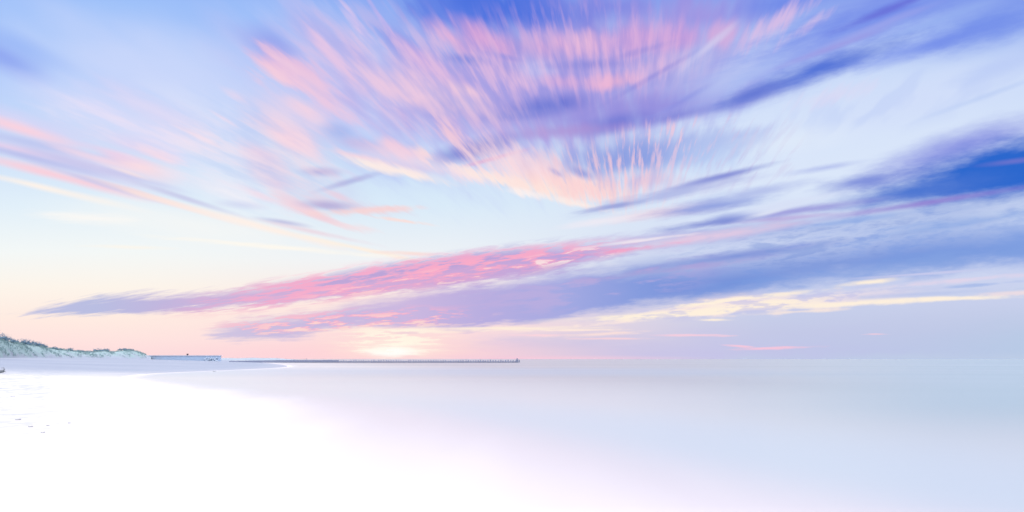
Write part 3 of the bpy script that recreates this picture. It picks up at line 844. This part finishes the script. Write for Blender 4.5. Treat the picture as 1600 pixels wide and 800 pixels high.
# =================================================================== sea wall
def box(v, f, x0, x1, y0, y1, z0, z1):
    i = len(v)
    v += [(x0, y0, z0), (x1, y0, z0), (x1, y1, z0), (x0, y1, z0), (x0, y0, z1), (x1, y0, z1), (x1, y1, z1), (x0, y1, z1)]
    f += [(i, i + 3, i + 2, i + 1), (i + 4, i + 5, i + 6, i + 7), (i, i + 1, i + 5, i + 4), (i + 1, i + 2, i + 6, i + 5), (i + 2, i + 3, i + 7, i + 6), (i + 3, i, i + 4, i + 7)]
WY = 250.0
wall_m = new_mat('sea_wall_concrete')
pos, px_, py_, pz_ = POS()
w1 = NOISE3(pos, .8, 4, .65)
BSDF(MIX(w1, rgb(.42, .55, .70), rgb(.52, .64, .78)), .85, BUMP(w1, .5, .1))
cap_m = new_mat('wall_capping'); pos, px_, py_, pz_ = POS(); BSDF(MIX(NOISE3(pos, .5, 3), rgb(.50, .54, .62), rgb(.58, .61, .68)), .8)
xa, xb = (228 - 800) / F_PX * WY, (343.6 - 800) / F_PX * WY
zt = EYE + (561 - 555.2) * WY / F_PX
root = tag(empty('sea_wall', ((xa + xb) / 2, WY, 0)), 'long low pale blue sea wall with a square cut end, reaching out from the foot of the dunes', 'sea wall')
ox = (xa + xb) / 2
v, f = [], []; n = 9
for i in range(n):
    a = xa + (xb - xa) * i / n; b = xa + (xb - xa) * (i + 1) / n
    box(v, f, a - ox, b - ox - .03, -.9 + .02 * (i % 2), 1.2, -.5, zt - .36)
mesh_obj('wall_body', v, f, wall_m, root)
v, f = [], []
box(v, f, xa - ox, xb - ox + .12, -1.05, 1.35, zt - .357, zt)
mesh_obj('capping', v, f, cap_m, root)
# boulders heaped against the outer end
rock_m = new_mat('boulder_stone'); pos, px_, py_, pz_ = POS(); BSDF(MIX(NOISE3(pos, 1.2, 4), rgb(.32, .42, .54), rgb(.54, .62, .70)), .85)
def stone(v, f, c, r, rr, flat=.75, sub=1):
    bm = bmesh.new(); bmesh.ops.create_icosphere(bm, subdivisions=sub, radius=1.0)
    sx, sy, sz = r * rr.uniform(.8, 1.25), r * rr.uniform(.8, 1.2), r * flat * rr.uniform(.8, 1.2); o = rr.uniform(0, 50)
    i = len(v)
    for w in bm.verts:
        k = 1 + .28 * h01(w.co.x * 1.3 + o, w.co.y * 1.3 + w.co.z, o)
        v.append((c[0] + w.co.x * sx * k, c[1] + w.co.y * sy * k, c[2] + w.co.z * sz * k))
    bm.verts.ensure_lookup_table()
    for fa in bm.faces: f.append(tuple(i + w.index for w in fa.verts))
    bm.free()
rr = random.Random(5)
WORDS = ['large pale', 'dark wedge-shaped', 'rounded grey', 'flat-topped blue-grey', 'small dark', 'squarish pale', 'leaning grey', 'low broad']
rows = [('bottom row', 0.55, .62), ('middle row', 1.25, .52), ('top row', 1.85, .42)]
k = 0
for row, z0, r0 in rows:
    for j in range(5):
        v, f = [], []
        cx = xb - .8 - j * 1.15 - (.4 if row == 'middle row' else 0)
        stone(v, f, (0, 0, 0), r0 * rr.uniform(.85, 1.15), rr, .85)
        place = ['at the seaward end', 'second from the seaward end', 'in the middle', 'second from the landward end', 'at the landward end'][j]
        o = mesh_obj('boulder', v, f, rock_m, loc=(cx + rr.uniform(-.25, .25), WY - 1.6 + rr.uniform(-.2, .2) + (.25 if row == 'middle row' else .5 if row == 'top row' else 0), z0 + rr.uniform(-.12, .12)))
        tag(o, '%s boulder %s of the %s against the sea wall' % (WORDS[k % 8], place, row), 'boulder', 'boulders heaped at the end of the sea wall'); k += 1

# small dark bollard on top of the wall
def lathe(prof, n=14):
    v, f = [], []
    for r, z in prof:
        for a in range(n): v.append((r * math.cos(a * 2 * math.pi / n), r * math.sin(a * 2 * math.pi / n), z))
    for i in range(len(prof) - 1):
        for a in range(n): f.append((i * n + a, i * n + (a + 1) % n, (i + 1) * n + (a + 1) % n, (i + 1) * n + a))
    f.append(tuple(range(n))[::-1]); f.append(tuple((len(prof) - 1) * n + a for a in range(n)))
    return v, f
iron_m = new_mat('dark_iron'); BSDF(rgb(.035, .02, .03), .6)
bx = (293 - 800) / F_PX * WY
root = tag(empty('bollard', (bx, WY, zt)), 'small dark round-headed bollard standing on top of the pale sea wall', 'bollard')
v, f = lathe([(.34, 0), (.34, .06), (.24, .1), (.22, .3)]); mesh_obj('post', v, f, iron_m, root, True)
v, f = lathe([(.22, .3), (.42, .36), (.47, .5), (.40, .64), (.2, .72), (.02, .74)]); mesh_obj('head', v, f, iron_m, root, True)

# =================================================================== timber groyne
GY = 240.0
wood_m = new_mat('weathered_timber')
pos, px_, py_, pz_ = POS()
BSDF(MIX(NOISE3(pos, 2.2, 4, .6), rgb(.24, .27, .38), rgb(.36, .39, .50)), .85)
gx0, gx1 = (440 - 800) / F_PX * GY, (809.5 - 800) / F_PX * GY
root = tag(empty('groyne', (gx0, GY, 0)), 'long dark timber groyne of close-set piles running out into the sea under the sunset', 'groyne')
rr = random.Random(3)
NP = 96
pile_me = []
for q in range(4):
    t = .19 + .02 * q
    v, f = lathe([(t, -1.0), (t, .85), (t * .93, 1.08), (t * .6, 1.17)], 8)
    me = bpy.data.meshes.new('pile'); me.from_pydata(v, [], f); me.materials.append(wood_m); pile_me.append(me)
for k in range(NP):
    o = bpy.data.objects.new('pile', pile_me[rr.randrange(4)]); scene.collection.objects.link(o); o.parent = root
    o.location = ((gx1 - gx0) * k / (NP - 1) + rr.uniform(-.12, .12), rr.uniform(-.06, .06), rr.choice((rr.uniform(-.12, .10), rr.uniform(-.12, .10), rr.uniform(-.35, .18))) + (.05 if k > 40 else -.02))
    o.rotation_euler = (rr.gauss(0, .02), rr.gauss(0, .03), rr.uniform(0, 3))
v, f = [], []
for k in range(24):
    a = (gx1 - gx0) * k / 24; b = (gx1 - gx0) * (k + 1) / 24
    box(v, f, a, b - .02, .28, .42, -.6, .50 + rr.uniform(-.03, .03)); box(v, f, a, b - .02, -.42, -.28, .18, .42)
mesh_obj('waling', v, f, wood_m, root)
v, f = [], []
xl = (358 - 800) / F_PX * GY - gx0
for k in range(60):
    a = xl + (24 - xl) * k / 60; b = xl + (24 - xl) * (k + 1) / 60
    top = .75 + .30 * min(1, k / 26) + rr.uniform(-.04, .04)
    box(v, f, a, b - .015, -.12 + (.05 if k % 2 else 0), .12, -.8, top)
mesh_obj('plank_wall', v, f, wood_m, root)
# end marker
v, f = [], []
ex = (808 - 800) / F_PX * GY - gx0
for dx, dy, h, t in ((-.35, .55, 1.4, .16), (.35, .55, 1.35, .16), (0, -.55, 1.7, .17), (.95, .5, 1.2, .2)):
    box(v, f, ex + dx - t, ex + dx + t, dy - t, dy + t, -1, h)
mesh_obj('end_dolphin', v, f, wood_m, root)
v, f = [], []
box(v, f, ex - .06, ex + .06, -.05, .07, 1.702, 1.95); box(v, f, ex - .3, ex + .3, -.09, -.055, 1.55, 1.8)
mesh_obj('end_marker', v, f, wood_m, root)
v, f = [], []
sx_ = (478 - 800) / F_PX * GY - gx0
box(v, f, sx_ - .07, sx_ + .07, .45, .6, 0, 1.75)
mesh_obj('marker_post', v, f, wood_m, root)

# =================================================================== things lying on the beach
drift_m = new_mat('driftwood'); pos, px_, py_, pz_ = POS(); BSDF(MIX(NOISE3(pos, 9, 4), rgb(.12, .15, .18), rgb(.34, .36, .38)), .85)
def tube(v, f, pts, rad, n=8):
    i0 = len(v)
    for k, (p, r) in enumerate(zip(pts, rad)):
        d = (Vector(pts[min(k + 1, len(pts) - 1)]) - Vector(pts[max(k - 1, 0)])).normalized()
        a = d.orthogonal().normalized(); b = d.cross(a)
        for m_ in range(n):
            t = m_ * 2 * math.pi / n; q = Vector(p) + (a * math.cos(t) + b * math.sin(t)) * r
            v.append(tuple(q))
    for k in range(len(pts) - 1):
        for m_ in range(n): f.append((i0 + k * n + m_, i0 + k * n + (m_ + 1) % n, i0 + (k + 1) * n + (m_ + 1) % n, i0 + (k + 1) * n + m_))
    f.append(tuple(i0 + m_ for m_ in range(n))[::-1]); f.append(tuple(i0 + (len(pts) - 1) * n + m_ for m_ in range(n)))
DYY = 49.0; dxx = (3 - 800) / F_PX * DYY
gz = beach_height(dxx, DYY)
root = tag(empty('driftwood', (dxx, DYY, gz)), 'bleached driftwood log with curled root end lying on the sand at the left edge', 'driftwood')
v, f = [], []; tube(v, f, [(-1.3, .1, .12), (-.7, 0, .15), (-.15, -.02, .16), (.12, 0, .17)], [.09, .13, .15, .12], 10); mesh_obj('log', v, f, drift_m, root, True)
v, f = [], []
tube(v, f, [(.05, 0, .2), (.22, .02, .34), (.12, .04, .46), (-.1, .04, .44)], [.07, .05, .035, .02])
tube(v, f, [(.1, 0, .14), (.28, -.03, .2), (.34, -.05, .1)], [.06, .04, .02])
mesh_obj('root', v, f, drift_m, root, True)
stone_m = new_mat('beach_stone'); pos, px_, py_, pz_ = POS(); BSDF(MIX(NOISE3(pos, 14, 3), rgb(.42, .43, .46), rgb(.52, .53, .55)), .7)
def on_beach(px, py):
    """distance at which the sand is seen in this direction"""
    y = 10.0
    for _ in range(60):
        x = (px - 800) / F_PX * y; z = max(beach_height(x, y), 0)
        y = y + .5 * ((EYE - z) * F_PX / (py - 561) - y)
    return (px - 800) / F_PX * y, y, beach_height((px - 800) / F_PX * y, y)
STONES = [(335, 580.3, .17, 'small dark stone at the far waterline below the sea wall'),
          (28, 656, .055, 'largest flat grey stone on the white sand near the left edge'),
          (48, 667, .04, 'grey pebble just right of and nearer than the largest flat beach stone'),
          (75, 665, .032, 'pale grey pebble, the farthest right of the near sand pebbles'),
          (67, 676, .036, 'dark pebble nearest the camera beside a faint sand hollow'),
          (20, 620, .07, 'dull stone on the white sand halfway up towards the driftwood'),
          (108, 661, .026, 'tiny lone pebble on bare white sand right of the pebble cluster')]
for q, (a, b, r, lab) in enumerate(STONES):
    x, y, z = on_beach(a, b); v, f = [], []
    stone(v, f, (0, 0, 0), r, rr, .5, 2)
    tag(mesh_obj('stone', v, f, stone_m, smooth=True, loc=(x, y, max(z, 0) + r * .2)), lab, 'stone', 'stones lying on the beach')
